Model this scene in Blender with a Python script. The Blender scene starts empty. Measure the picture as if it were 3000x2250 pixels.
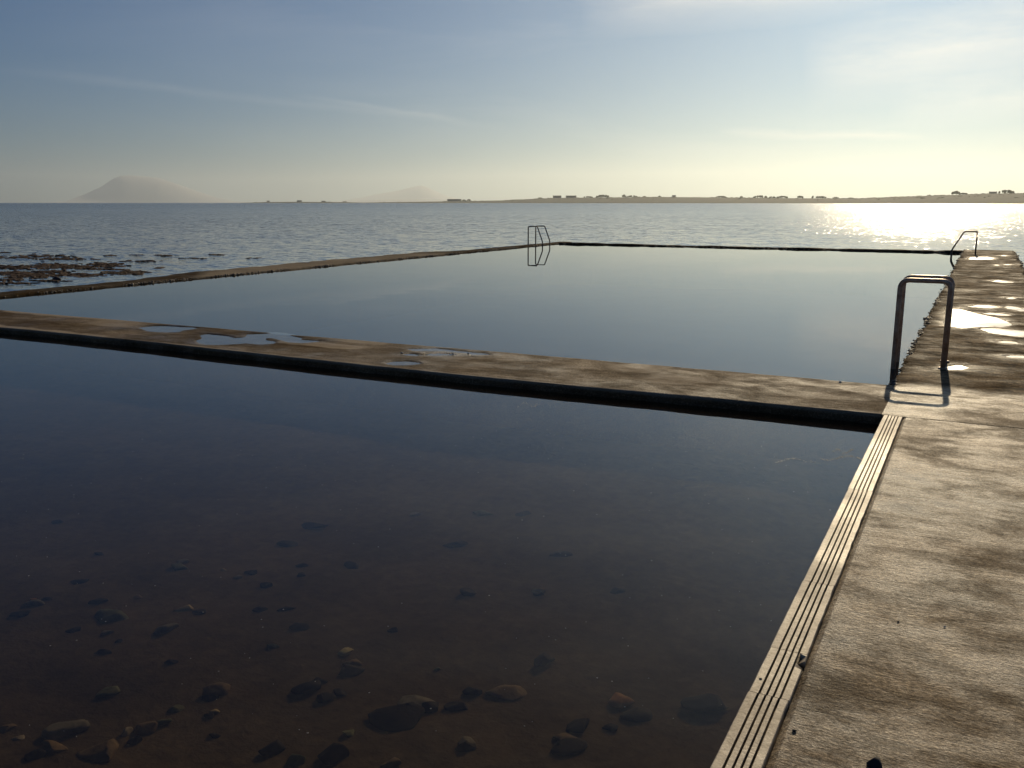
import bpy, bmesh, math, random
import numpy as np
from mathutils import Vector, Matrix, noise as mnoise
random.seed(7)
sc = bpy.context.scene
C = sc.collection

# ------------------------------------------------------------------ camera
FPX, CX, CY, HOR, H = 2650.0, 1500.0, 1125.0, 594.0, 1.5      # focal length in px of a 3000 px wide frame
PITCH = math.atan((CY-HOR)/FPX)
YAW = math.radians(27.3)                                        # the camera looks this far left of the walkway's line
cam = bpy.data.objects.new('camera', bpy.data.cameras.new('camera')); C.objects.link(cam)
cam.location = (0, 0, H)
cam.rotation_euler = (math.pi/2-PITCH, 0, YAW)
cam.data.sensor_width = 36; cam.data.lens = 36*FPX/3000
cam.data.clip_start = 0.05; cam.data.clip_end = 200000
sc.camera = cam

# ------------------------------------------------------------------ light
SUN_EL, SUN_AZ = 24.5, -3.0      # elevation; azimuth from +Y, negative to the left
SKY_STRENGTH, SUN_STRENGTH, EXPOSURE = 0.05, 5.0, -0.48
sc.view_settings.view_transform = 'Standard'; sc.view_settings.look = 'None'
sc.view_settings.exposure = EXPOSURE; sc.view_settings.gamma = 1
sc.cycles.volume_bounces = 1
sc.cycles.use_denoising = True
sc.cycles.max_bounces = 8
sc.cycles.transparent_max_bounces = 12
sc.cycles.sample_clamp_indirect = 1.2
sun = bpy.data.objects.new('sun', bpy.data.lights.new('sun', 'SUN')); C.objects.link(sun)
sun.data.energy = SUN_STRENGTH; sun.data.angle = math.radians(0.5); sun.data.color = (1.0, 0.80, 0.52)
sd = Vector((math.sin(math.radians(SUN_AZ))*math.cos(math.radians(SUN_EL)),
             math.cos(math.radians(SUN_AZ))*math.cos(math.radians(SUN_EL)), math.sin(math.radians(SUN_EL))))
sun.rotation_euler = sd.to_track_quat('Z', 'Y').to_euler()
sun.location = sd*50

# ---- the picture's geometry: a pixel of the 3000 x 2250 photograph to a ray / a point at height z
Fv = np.array([-math.sin(YAW)*math.cos(PITCH), math.cos(YAW)*math.cos(PITCH), -math.sin(PITCH)])
Rv = np.array([math.cos(YAW), math.sin(YAW), 0.0]); Uv = np.cross(Rv, Fv)
def ray(x, y):
    d = Fv*FPX + Rv*(x-CX) + Uv*(CY-y); return d/np.linalg.norm(d)
def gp(x, y, z=0.0):
    d = ray(x, y); return np.array([0, 0, H]) + d*((z-H)/d[2])

# ------------------------------------------------------------------ world
w = bpy.data.worlds.new('World'); sc.world = w; w.use_nodes = True
wn, wl = w.node_tree.nodes, w.node_tree.links; wn.clear()
def N(nodes, t, **k):
    n = nodes.new(t)
    for a, v in k.items(): setattr(n, a, v)
    return n
def MATH(nodes, links, op, a, b=None, c=None, clamp=False):
    n = nodes.new('ShaderNodeMath'); n.operation = op; n.use_clamp = clamp
    for i, v in enumerate((a, b, c)):
        if v is None: continue
        if isinstance(v, (int, float)): n.inputs[i].default_value = v
        else: links.new(v, n.inputs[i])
    return n.outputs[0]
sky = N(wn, 'ShaderNodeTexSky', sky_type='NISHITA', sun_disc=False)
sky.sun_elevation = math.radians(SUN_EL); sky.sun_rotation = math.radians(SUN_AZ)
sky.altitude = 0; sky.air_density = 1.0; sky.dust_density = 0.7; sky.ozone_density = 7.0
bg = N(wn, 'ShaderNodeBackground'); bg.inputs[1].default_value = SKY_STRENGTH
wo = N(wn, 'ShaderNodeOutputWorld')
tc = N(wn, 'ShaderNodeTexCoord')
def wdot(v):
    n = N(wn, 'ShaderNodeVectorMath', operation='DOT_PRODUCT'); wl.new(tc.outputs['Generated'], n.inputs[0]); n.inputs[1].default_value = tuple(v); return n.outputs['Value']
def wmath(op, a, b=None, c=None, clamp=False): return MATH(wn, wl, op, a, b, c, clamp)
cn = N(wn, 'ShaderNodeTexNoise'); cn.inputs['Scale'].default_value = 9; cn.inputs['Detail'].default_value = 6; cn.inputs['Roughness'].default_value = .6
mp = N(wn, 'ShaderNodeMapping'); mp.inputs['Scale'].default_value = (1, 1, 4); mp.inputs['Rotation'].default_value = (.12, .1, .3)
wl.new(tc.outputs['Generated'], mp.inputs[0]); wl.new(mp.outputs[0], cn.inputs['Vector'])
cl2 = N(wn, 'ShaderNodeTexNoise'); cl2.inputs['Scale'].default_value = 2.6; cl2.inputs['Detail'].default_value = 7; cl2.inputs['Roughness'].default_value = .55; cl2.inputs['Distortion'].default_value = .6
mp2 = N(wn, 'ShaderNodeMapping'); mp2.inputs['Scale'].default_value = (1, 1, 5.5); mp2.inputs['Location'].default_value = (3.1, 1.7, .4); mp2.inputs['Rotation'].default_value = (.2, -.1, 0)
wl.new(tc.outputs['Generated'], mp2.inputs[0]); wl.new(mp2.outputs[0], cl2.inputs['Vector'])
def trail(a, b, width, strength, soft=.06):
    """a thin vapour trail from sky direction a to sky direction b"""
    a, b = np.array(a), np.array(b); n = np.cross(a, b); n /= np.linalg.norm(n)
    mid = (a+b); mid /= np.linalg.norm(mid); half = math.acos(float(a@b))/2
    t = b-a; t /= np.linalg.norm(t)
    wob = wmath('MULTIPLY_ADD', cn.outputs['Fac'], .016, -.008)
    d = wmath('ABSOLUTE', wmath('ADD', wdot(n), wob))
    core = wmath('SUBTRACT', 1, wmath('DIVIDE', d, width), clamp=True)
    along = wmath('SUBTRACT', 1, wmath('POWER', wmath('DIVIDE', wmath('ABSOLUTE', wdot(t)), math.sin(half)), 3), clamp=True)
    return wmath('MULTIPLY', wmath('MULTIPLY', core, along), wmath('MULTIPLY', cn.outputs['Fac'], strength))
tr = trail(ray(-100, 190), ray(1480, 372), .0055, .13)
tr = wmath('ADD', tr, trail(ray(850, 275), ray(1400, 362), .004, .17))
tr = wmath('ADD', tr, trail(ray(2100, 386), ray(2720, 404), .006, .55))
tr = wmath('ADD', tr, trail(ray(2350, 210), ray(3300, 60), .045, .9))
tr = wmath('ADD', tr, trail(ray(1700, 40), ray(2700, -60), .03, .7))
tr = wmath('ADD', tr, trail(ray(2600, 310), ray(3300, 260), .025, .7))
sunprox = wmath('POWER', wmath('MAXIMUM', wdot(sd), 0.0), 6)
ci = wmath('MULTIPLY', wmath('MULTIPLY_ADD', cl2.outputs['Fac'], 2.6, -1.25, clamp=True), wmath('MULTIPLY_ADD', sunprox, .34, .012))
tr = wmath('ADD', tr, ci, clamp=True)
mx = N(wn, 'ShaderNodeMix', data_type='RGBA'); wl.new(tr, mx.inputs[0])
tint = N(wn, 'ShaderNodeMix', data_type='RGBA', blend_type='MULTIPLY'); tint.inputs[0].default_value = 1; wl.new(sky.outputs[0], tint.inputs[6]); tint.inputs[7].default_value = (.48, .87, 1.12, 1)
wl.new(tint.outputs[2], mx.inputs[6]); mx.inputs[7].default_value = (24, 23, 21.5, 1)
CLOUD = mx
wl.new(mx.outputs[2], bg.inputs[0]); wl.new(bg.outputs[0], wo.inputs[0])

# ------------------------------------------------------------------ helpers
def vnoise(x, y, seed=0):
    xi = np.floor(x).astype(np.int64); yi = np.floor(y).astype(np.int64); xf = x-xi; yf = y-yi
    def h(i, j):
        n = (i*374761393 + j*668265263 + seed*974634777) & 0xffffffff
        n = ((n ^ (n >> 13))*1274126177) & 0xffffffff
        return ((n ^ (n >> 16)) & 0xffff)/65535.0
    u = xf*xf*(3-2*xf); v = yf*yf*(3-2*yf)
    return (h(xi, yi)*(1-u)+h(xi+1, yi)*u)*(1-v) + (h(xi, yi+1)*(1-u)+h(xi+1, yi+1)*u)*v
def fbm(x, y, seed=0, oct=4):
    s = 0; a = .5; t = 0
    for i in range(oct):
        s = s + a*vnoise(x*2**i+17.3*i, y*2**i-9.1*i, seed+i); t += a; a *= .5
    return s/t-.5
def mesh_obj(name, verts, faces, mat=None, parent=None, smooth=True, attr=None):
    me = bpy.data.meshes.new(name); me.from_pydata([tuple(map(float, v)) for v in verts], [], faces); me.update()
    if smooth: me.polygons.foreach_set('use_smooth', [True]*len(me.polygons))
    if mat: me.materials.append(mat)
    if attr:
        for k, vals in attr.items():
            a = me.attributes.new(k, 'FLOAT', 'POINT'); a.data.foreach_set('value', [float(v) for v in vals])
    o = bpy.data.objects.new(name, me); C.objects.link(o)
    if parent: o.parent = parent
    return o
def from_bm(name, bm, mat=None, parent=None, smooth=True):
    me = bpy.data.meshes.new(name); bm.to_mesh(me); bm.free()
    if smooth: me.polygons.foreach_set('use_smooth', [True]*len(me.polygons))
    if mat: me.materials.append(mat)
    o = bpy.data.objects.new(name, me); C.objects.link(o)
    if parent: o.parent = parent
    return o
def tag(o, label=None, cat=None, group=None, kind=None):
    if label: o['label'] = label
    if cat: o['category'] = cat
    if group: o['group'] = group
    if kind: o['kind'] = kind
    return o
def empty(name, loc, rz=0):
    o = bpy.data.objects.new(name, None); C.objects.link(o); o.location = loc; o.rotation_euler = (0, 0, rz); o.empty_display_size = .2; return o
def tube(bm, pts, r, seg=14, caps=True):
    pts = [Vector(p) for p in pts]; rings = []
    up = Vector((0, 0, 1))
    t0 = (pts[1]-pts[0]).normalized(); ref = t0.orthogonal().normalized()
    for i, p in enumerate(pts):
        t = (pts[min(i+1, len(pts)-1)]-pts[max(i-1, 0)]).normalized()
        ref = (ref-t*ref.dot(t)).normalized(); b = t.cross(ref)
        rr = r[i] if isinstance(r, (list, tuple)) else r
        rings.append([bm.verts.new(p+(ref*math.cos(a)+b*math.sin(a))*rr) for a in [2*math.pi*k/seg for k in range(seg)]])
    for a, b in zip(rings, rings[1:]):
        for k in range(seg): bm.faces.new((a[k], a[(k+1) % seg], b[(k+1) % seg], b[k]))
    if caps: bm.faces.new(rings[0][::-1]); bm.faces.new(rings[-1])
def fillet(pts, rad, n=8):
    out = [Vector(pts[0])]
    for i in range(1, len(pts)-1):
        a, b, c = Vector(pts[i-1]), Vector(pts[i]), Vector(pts[i+1])
        u, v = (a-b).normalized(), (c-b).normalized(); R_ = rad[i-1] if isinstance(rad, (list, tuple)) else rad
        for k in range(n+1):
            t = k/n; out.append((b+u*R_)*(1-t)**2 + b*2*t*(1-t) + (b+v*R_)*t**2)
    out.append(Vector(pts[-1])); return out

# ------------------------------------------------------------------ materials
class Mat:
    def __init__(s, name):
        s.m = bpy.data.materials.new(name); s.m.use_nodes = True; s.n = s.m.node_tree.nodes; s.l = s.m.node_tree.links; s.n.clear()
        s.out = s.n.new('ShaderNodeOutputMaterial'); s.geo = s.n.new('ShaderNodeNewGeometry'); s.pos = s.geo.outputs['Position']
    def math(s, op, a, b=None, c=None, clamp=False): return MATH(s.n, s.l, op, a, b, c, clamp)
    def noise(s, scale, detail=4, rough=.55, vec=None, dist=0, stretch=None, loc=(0, 0, 0), rot=(0, 0, 0)):
        v = vec or s.pos
        mp = s.n.new('ShaderNodeMapping'); mp.inputs['Scale'].default_value = stretch or (1, 1, 1); mp.inputs['Location'].default_value = loc; mp.inputs['Rotation'].default_value = rot
        s.l.new(v, mp.inputs[0])
        n = s.n.new('ShaderNodeTexNoise'); n.inputs['Scale'].default_value = scale; n.inputs['Detail'].default_value = detail; n.inputs['Roughness'].default_value = rough; n.inputs['Distortion'].default_value = dist
        s.l.new(mp.outputs[0], n.inputs['Vector']); return n
    def ramp(s, fac, stops):
        r = s.n.new('ShaderNodeValToRGB'); e = r.color_ramp.elements
        while len(e) < len(stops): e.new(.5)
        for el, (p, c) in zip(e, stops): el.position = p; el.color = (*c, 1) if len(c) == 3 else c
        s.l.new(fac, r.inputs[0]); return r.outputs[0]
    def step(s, fac, a, b):
        r = s.n.new('ShaderNodeMapRange'); r.inputs['From Min'].default_value = a; r.inputs['From Max'].default_value = b; r.interpolation_type = 'SMOOTHSTEP'
        s.l.new(fac, r.inputs['Value']); return r.outputs[0]
    def mix(s, f, a, b, mode='MIX'):
        m = s.n.new('ShaderNodeMix'); m.data_type = 'RGBA'; m.blend_type = mode
        for i, v in ((0, f), (6, a), (7, b)):
            if isinstance(v, (int, float)): m.inputs[i].default_value = v
            elif isinstance(v, tuple): m.inputs[i].default_value = (*v, 1)
            else: s.l.new(v, m.inputs[i])
        return m.outputs[2]
    def attr(s, name):
        a = s.n.new('ShaderNodeAttribute'); a.attribute_name = name; return a.outputs['Fac']
    def bump(s, h, strength, dist, normal=None):
        b = s.n.new('ShaderNodeBump'); b.inputs['Strength'].default_value = strength; b.inputs['Distance'].default_value = dist; s.l.new(h, b.inputs['Height'])
        if normal: s.l.new(normal, b.inputs['Normal'])
        return b.outputs[0]
    def principled(s, col, rough, normal=None, metallic=0, spec=.5, ior=1.5):
        p = s.n.new('ShaderNodeBsdfPrincipled')
        for k, v in (('Base Color', col), ('Roughness', rough), ('Metallic', metallic), ('Specular IOR Level', spec), ('IOR', ior)):
            if isinstance(v, tuple): p.inputs[k].default_value = (*v, 1)
            elif isinstance(v, (int, float)): p.inputs[k].default_value = v
            else: s.l.new(v, p.inputs[k])
        if normal: s.l.new(normal, p.inputs['Normal'])
        s.l.new(p.outputs[0], s.out.inputs[0]); return p
    def slopes(s, parts):
        """a normal from random wave slopes; parts = [(noise node, amplitude (number or socket))]"""
        acc = None
        for nd, amp in parts:
            sub = s.n.new('ShaderNodeVectorMath'); sub.operation = 'SUBTRACT'; s.l.new(nd.outputs['Color'], sub.inputs[0]); sub.inputs[1].default_value = (.5, .5, .5)
            sc_ = s.n.new('ShaderNodeVectorMath'); sc_.operation = 'SCALE'; s.l.new(sub.outputs[0], sc_.inputs[0])
            if isinstance(amp, (int, float)): sc_.inputs['Scale'].default_value = amp
            else: s.l.new(amp, sc_.inputs['Scale'])
            if acc is None: acc = sc_.outputs[0]
            else:
                ad = s.n.new('ShaderNodeVectorMath'); s.l.new(acc, ad.inputs[0]); s.l.new(sc_.outputs[0], ad.inputs[1]); acc = ad.outputs[0]
        fl = s.n.new('ShaderNodeVectorMath'); fl.operation = 'MULTIPLY'; s.l.new(acc, fl.inputs[0]); fl.inputs[1].default_value = (1, 1, 0)
        ad = s.n.new('ShaderNodeVectorMath'); s.l.new(fl.outputs[0], ad.inputs[0]); ad.inputs[1].default_value = (0, 0, 1)
        nm = s.n.new('ShaderNodeVectorMath'); nm.operation = 'NORMALIZE'; s.l.new(ad.outputs[0], nm.inputs[0]); return nm.outputs[0]

def concrete(name, dark, mid, light, brushed=0.5, rough=(.38, .8), seed=0, bumpd=.006, spec=.5, pale=None, rug=False, grain=1.0):
    m = Mat(name)
    big = m.noise(1.1, 5, .62, loc=(seed, seed*.7, 0), dist=.4)
    med = m.noise(4.5, 6, .65, loc=(seed*2, 0, 0), stretch=(.5, 1.2, 1))
    fine = m.noise(75, 4, .7)
    br = m.noise(34, 7, .78, stretch=(.22, 1.5, 1), rot=(0, 0, .03), dist=.6)
    grit = m.noise(190, 3, .7, stretch=(.7, 1.3, 1))
    f = m.math('MULTIPLY_ADD', big.outputs['Fac'], .75, m.math('MULTIPLY', med.outputs['Fac'], .45))
    f = m.math('ADD', f, m.math('MULTIPLY_ADD', br.outputs['Fac'], brushed*.5, -brushed*.25))
    f = m.math('ADD', f, m.math('MULTIPLY_ADD', fine.outputs['Fac'], .5, -.25))
    col = m.ramp(f, [(.44, dark), (.60, mid), (.76, light)])
    blot = m.noise(2.4, 9, .74, loc=(seed+5, 2, 0), stretch=(.8, 1.1, 1), dist=.25)
    bl = m.math('MULTIPLY', m.step(blot.outputs['Fac'], .62, .36), grain)
    blo2 = m.noise(7, 8, .8, loc=(seed, 7, 0), stretch=(.5, 1.3, 1), dist=.6); bl2 = m.math('MULTIPLY', m.step(blo2.outputs['Fac'], .60, .38), grain)
    col = m.mix(m.math('MULTIPLY', bl, .42), col, tuple(c*.85 for c in dark))
    col = m.mix(m.math('MULTIPLY', bl2, .36), col, dark)
    st = m.noise(60, 6, .75, stretch=(.10, 1.6, 1), rot=(0, 0, .02), dist=.2)
    col = m.mix(m.math('MULTIPLY', m.step(st.outputs['Fac'], .50, .38), .55*grain*min(1, brushed)), col, tuple(c*.8 for c in dark))
    gr1 = m.noise(95, 4, .82, stretch=(.6, 1.25, 1), rot=(0, 0, .05)); gf = m.step(gr1.outputs['Fac'], .36, .64)
    col = m.mix(m.math('MULTIPLY_ADD', gf, -.78*grain, .78*grain), col, tuple(c*.7 for c in dark))
    col = m.mix(m.math('MULTIPLY', m.step(gr1.outputs['Fac'], .56, .72), .45*grain), col, tuple(min(.8, c*1.35) for c in light))
    if rug:
        sp = m.n.new('ShaderNodeSeparateXYZ'); m.l.new(m.pos, sp.inputs[0]); far = m.step(sp.outputs['Y'], 7.95, 8.3)
        pits = m.noise(5.5, 7, .78, stretch=(.8, 1.0, 1), dist=.5)
        pit = m.math('MULTIPLY', far, m.step(pits.outputs['Fac'], .52, .42))
        col = m.mix(m.math('MULTIPLY', pit, .8), col, (.018, .014, .008))
    speck = m.step(grit.outputs['Fac'], .50, .64)
    col = m.mix(m.math('MULTIPLY', speck, .55), col, dark)
    if pale:
        col = m.mix(m.math('MULTIPLY', m.attr('pale'), .9), col, m.mix(fine.outputs['Fac'], pale, tuple(c*.6 for c in pale)))
    wet = m.attr('wet')
    col = m.mix(m.math('MULTIPLY', wet, .55), col, tuple(c*.45 for c in dark))
    weed = m.attr('algae')
    col = m.mix(m.math('MULTIPLY', weed, m.step(med.outputs['Fac'], .25, .6)), col, (.050, .031, .013))
    r = m.math('MULTIPLY_ADD', m.step(big.outputs['Fac'], .3, .62), rough[1]-rough[0], rough[0])
    r = m.math('MULTIPLY_ADD', bl, .25, r)
    r = m.math('MULTIPLY_ADD', fine.outputs['Fac'], .22, m.math('SUBTRACT', r, .11))
    r = m.math('SUBTRACT', r, m.math('MULTIPLY', wet, .3), clamp=True)
    h = m.math('ADD', m.math('MULTIPLY', br.outputs['Fac'], brushed), m.math('MULTIPLY', fine.outputs['Fac'], 1.0))
    h = m.math('ADD', h, m.math('MULTIPLY', grit.outputs['Fac'], .35))
    h = m.math('ADD', h, m.math('MULTIPLY', med.outputs['Fac'], .5))
    if rug: h = m.math('ADD', h, m.math('MULTIPLY', m.math('MULTIPLY', pits.outputs['Fac'], far), 1.6))
    nb = m.bump(h, .8, bumpd)
    sp_ = m.math('MULTIPLY', m.math('MULTIPLY_ADD', weed, -.8, 1), spec)
    sp_ = m.math('MULTIPLY', sp_, m.math('MULTIPLY_ADD', bl, -.72, 1))
    sp_ = m.math('MULTIPLY', sp_, m.math('MULTIPLY_ADD', bl2, -.6, 1)); sp_ = m.math('MULTIPLY', sp_, m.math('MULTIPLY_ADD', gf, 1.2, .4))
    if rug:
        sp_ = m.math('MULTIPLY', sp_, m.math('MULTIPLY_ADD', far, -.80, 1)); r = m.math('MULTIPLY_ADD', far, .25, r)
    m.principled(col, r, nb, spec=sp_)
    return m.m
M = {}
M['deck'] = concrete('brushed_concrete', (.050, .031, .014), (.30, .195, .092), (.70, .50, .27), brushed=1.1, rough=(.30, .52), bumpd=.016, spec=.95, rug=True)
M['divider'] = concrete('worn_concrete', (.05, .036, .020), (.24, .17, .10), (.52, .40, .25), brushed=.25, rough=(.45, .75), seed=4, bumpd=.014, spec=.42, pale=(.38, .31, .22))
M['seawall'] = concrete('weathered_concrete', (.035, .028, .018), (.085, .062, .038), (.19, .145, .095), brushed=.1, rough=(.7, .95), seed=9, bumpd=.02, spec=.15, pale=(.30, .25, .18))
M['coping'] = concrete('pale_tile', (.30, .25, .17), (.50, .43, .32), (.66, .58, .45), brushed=.3, rough=(.4, .6), seed=2, bumpd=.003, spec=.4, grain=.25)
def simple(name, cols, scale, rough=.7, bumpd=.01, bscale=None, metallic=0, spec=.5, dist=0):
    m = Mat(name); n = m.noise(scale, 5, .6, dist=dist); b = m.noise(bscale or scale*3, 5, .65)
    f = m.math('MULTIPLY_ADD', b.outputs['Fac'], .4, m.math('MULTIPLY', n.outputs['Fac'], .7))
    m.principled(m.ramp(f, [(.35+.35*i/(len(cols)-1), c) for i, c in enumerate(cols)]), rough, m.bump(b.outputs['Fac'], .7, bumpd), metallic, spec); return m.m
M['rail'] = simple('weathered_steel', [(.20, .10, .05), (.46, .31, .20), (.62, .48, .35)], 14, .38, .003, 60, .2)
M['railfar'] = simple('dark_steel', [(.05, .045, .045), (.09, .08, .08)], 14, .4, .001, 60, .6)
M['floor'] = simple('silt', [(.10, .072, .038), (.19, .14, .075), (.30, .225, .13)], 1.3, .95, .02, 14)
M['deepfloor'] = simple('pool_bed', [(.02, .022, .02), (.05, .05, .042)], .6, .95, .02, 8)
M['beach'] = simple('shingle', [(.08, .065, .045), (.2, .17, .13), (.3, .26, .2)], 3, .9, .05, 20)
M['weed'] = simple('wrack', [(.016, .009, .004), (.045, .023, .009), (.085, .045, .018)], 6, .75, .02, 30, spec=.2)
M['shore'] = simple('fields', [(.015, .022, .014), (.030, .042, .026), (.05, .06, .04)], .006, .95, .5, .03)
M['mountain'] = simple('haze_paled_slope', [(.50, .50, .49), (.58, .57, .55)], .0008, .95, 5, .005)  # distance haze put into the base colour: slopes kept pale to lower their contrast
M['leaf'] = simple('foliage', [(.012, .02, .008), (.045, .06, .02)], .3, .8, .5, 1.5)
M['bark'] = simple('bark', [(.03, .025, .02), (.07, .055, .04)], 1, .9, .1)
M['render'] = simple('render_wall', [(.3, .29, .26), (.42, .4, .36)], .5, .85, .02)
M['slate'] = simple('slate_roof', [(.04, .042, .05), (.08, .082, .09)], .8, .6, .05)

def water(name, tint, rip, rough, deep=(.0, .0, .0), deepf=0):
    m = Mat(name)
    a = m.noise(3.0, 3, .5, stretch=(.7, 1, 1)); b = m.noise(.5, 2, .5); c = m.noise(14, 2, .5, stretch=(.8, 1, 1))
    nm = m.slopes([(a, rip), (b, rip*.8), (c, rip*.35)])
    gl = m.n.new('ShaderNodeBsdfGlossy'); gl.inputs['Roughness'].default_value = rough; m.l.new(nm, gl.inputs['Normal'])
    tr = m.n.new('ShaderNodeBsdfTransparent'); tr.inputs[0].default_value = (*tint, 1)
    df = m.n.new('ShaderNodeBsdfDiffuse'); df.inputs[0].default_value = (*deep, 1)
    m1 = m.n.new('ShaderNodeMixShader'); m1.inputs[0].default_value = deepf; m.l.new(tr.outputs[0], m1.inputs[1]); m.l.new(df.outputs[0], m1.inputs[2])
    dt = m.n.new('ShaderNodeVectorMath'); dt.operation = 'DOT_PRODUCT'; m.l.new(nm, dt.inputs[0]); m.l.new(m.geo.outputs['Incoming'], dt.inputs[1])
    fr_ = m.math('MULTIPLY_ADD', m.math('POWER', m.math('SUBTRACT', 1, m.math('ABSOLUTE', dt.outputs['Value']), clamp=True), 5), .98, .02)   # Schlick, the same from both sides
    mx = m.n.new('ShaderNodeMixShader'); m.l.new(fr_, mx.inputs[0]); m.l.new(m1.outputs[0], mx.inputs[1]); m.l.new(gl.outputs[0], mx.inputs[2])
    m.l.new(mx.outputs[0], m.out.inputs[0]); return m.m
M['water_main'] = water('still_water', (.30, .36, .36), .005, .0, (.012, .017, .018), .5)
M['water_near'] = water('shallow_water', (.44, .40, .33), .006, .0, (.026, .019, .012), .27)
M['puddle'] = water('puddle_water', (.75, .7, .6), .22, .22)
M['puddle_still'] = water('puddle_still', (.75, .7, .6), .008, .02)

# sea: wave slopes grow away from the sheltering walls
m = Mat('sea_water')
sep = m.n.new('ShaderNodeSeparateXYZ'); m.l.new(m.pos, sep.inputs[0])
dist = m.n.new('ShaderNodeVectorMath'); dist.operation = 'LENGTH'; m.l.new(m.pos, dist.inputs[0])
ld = m.math('LOGARITHM', m.math('MAXIMUM', dist.outputs['Value'], 1), 10)
amp = m.n.new('ShaderNodeMapRange'); amp.inputs['From Min'].default_value = 1.3; amp.inputs['From Max'].default_value = 1.9; amp.inputs['To Min'].default_value = .13; amp.inputs['To Max'].default_value = 1.22
m.l.new(ld, amp.inputs['Value'])
gust = m.noise(.011, 4, .6, stretch=(.35, 1, 1), rot=(0, 0, .45))
gust2 = m.noise(.12, 3, .6, stretch=(.3, 1, 1), rot=(0, 0, .45))
am = m.math('MULTIPLY', amp.outputs[0], m.math('ADD', m.math('MULTIPLY_ADD', gust.outputs['Fac'], 1.4, .0), m.math('MULTIPLY', gust2.outputs['Fac'], .5)))
w1 = m.noise(3.0, 3, .6, stretch=(.45, 1, 1), rot=(0, 0, .5)); w2 = m.noise(9.0, 3, .6, stretch=(.6, 1, 1), rot=(0, 0, .4)); w3 = m.noise(.5, 2, .5, stretch=(.3, 1, 1), rot=(0, 0, .5))
nm = m.slopes([(w1, am), (w2, m.math('MULTIPLY', am, .8)), (w3, m.math('MULTIPLY', am, .15))])
SEA_ROUGH = m.n.new('ShaderNodeMapRange'); SEA_ROUGH.inputs['From Min'].default_value = 1.5; SEA_ROUGH.inputs['From Max'].default_value = 3.0; SEA_ROUGH.inputs['To Min'].default_value = .10; SEA_ROUGH.inputs['To Max'].default_value = .18
m.l.new(ld, SEA_ROUGH.inputs['Value'])
m.principled((.008, .022, .045), SEA_ROUGH.outputs[0], nm, spec=.5, ior=1.33)
M['sea'] = m.m

# ------------------------------------------------------------------ layout of the place (metres)
X0, X1 = -.57, .86            # walkway beside the main pool
YD0, YD1 = 6.86, 8.10         # the dividing wall
YF0, YF1 = 31.6, 32.9         # far wall
XL0, XL1 = -15.5, -14.35      # left wall
SEA, WM, WN = -.34, -.035, -.072
Z = lambda o, s, pts: [gp(o[0]+x*s, o[1]+y*s)[:2] for x, y in pts]
s1, s2 = 600/2212, 320/2212
PUD_DIV = [
 ('long blue puddle nearest the left edge of the photo on the dividing wall', Z((400, 900), s1, [(20, 215), (90, 200), (200, 193), (330, 196), (470, 203), (600, 208), (670, 217), (600, 236), (500, 250), (440, 268), (300, 270), (150, 262), (80, 243)])),
 ('largest irregular puddle on the dividing wall, with a small dry island', Z((400, 900), s1, [(680, 290), (760, 281), (870, 290), (960, 303), (1060, 322), (1170, 315), (1190, 282), (1350, 278), (1500, 270), (1620, 288), (1700, 310), (1790, 322), (1780, 345), (2030, 357), (1900, 372), (1800, 383), (1640, 372), (1540, 345), (1470, 330), (1400, 330), (1400, 350), (1500, 362), (1480, 388), (1350, 398), (1200, 386), (1080, 393), (900, 403), (760, 403), (660, 385), (640, 350), (700, 330)])),
 ('neat oval puddle near the front edge of the dividing wall', Z((1000, 940), s1, [(480, 450), (560, 430), (700, 424), (840, 440), (855, 456), (760, 472), (600, 476), (510, 464)])),
 ('thin dark puddle along the back edge of the dividing wall', Z((1000, 940), s1, [(690, 293), (850, 290), (1000, 286), (1150, 300), (1350, 325), (1540, 340), (1620, 362), (1440, 365), (1350, 345), (1100, 322), (780, 322)])),
 ('small round puddle in a chipped hollow of the dividing wall', Z((1000, 940), s1, [(660, 352), (740, 343), (840, 350), (870, 362), (800, 376), (710, 370)])),
 ('narrow slot shaped puddle beside the chipped round hollow', Z((1000, 940), s1, [(890, 346), (1040, 342), (1190, 350), (1200, 366), (1050, 372), (900, 368)])),
]
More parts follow.
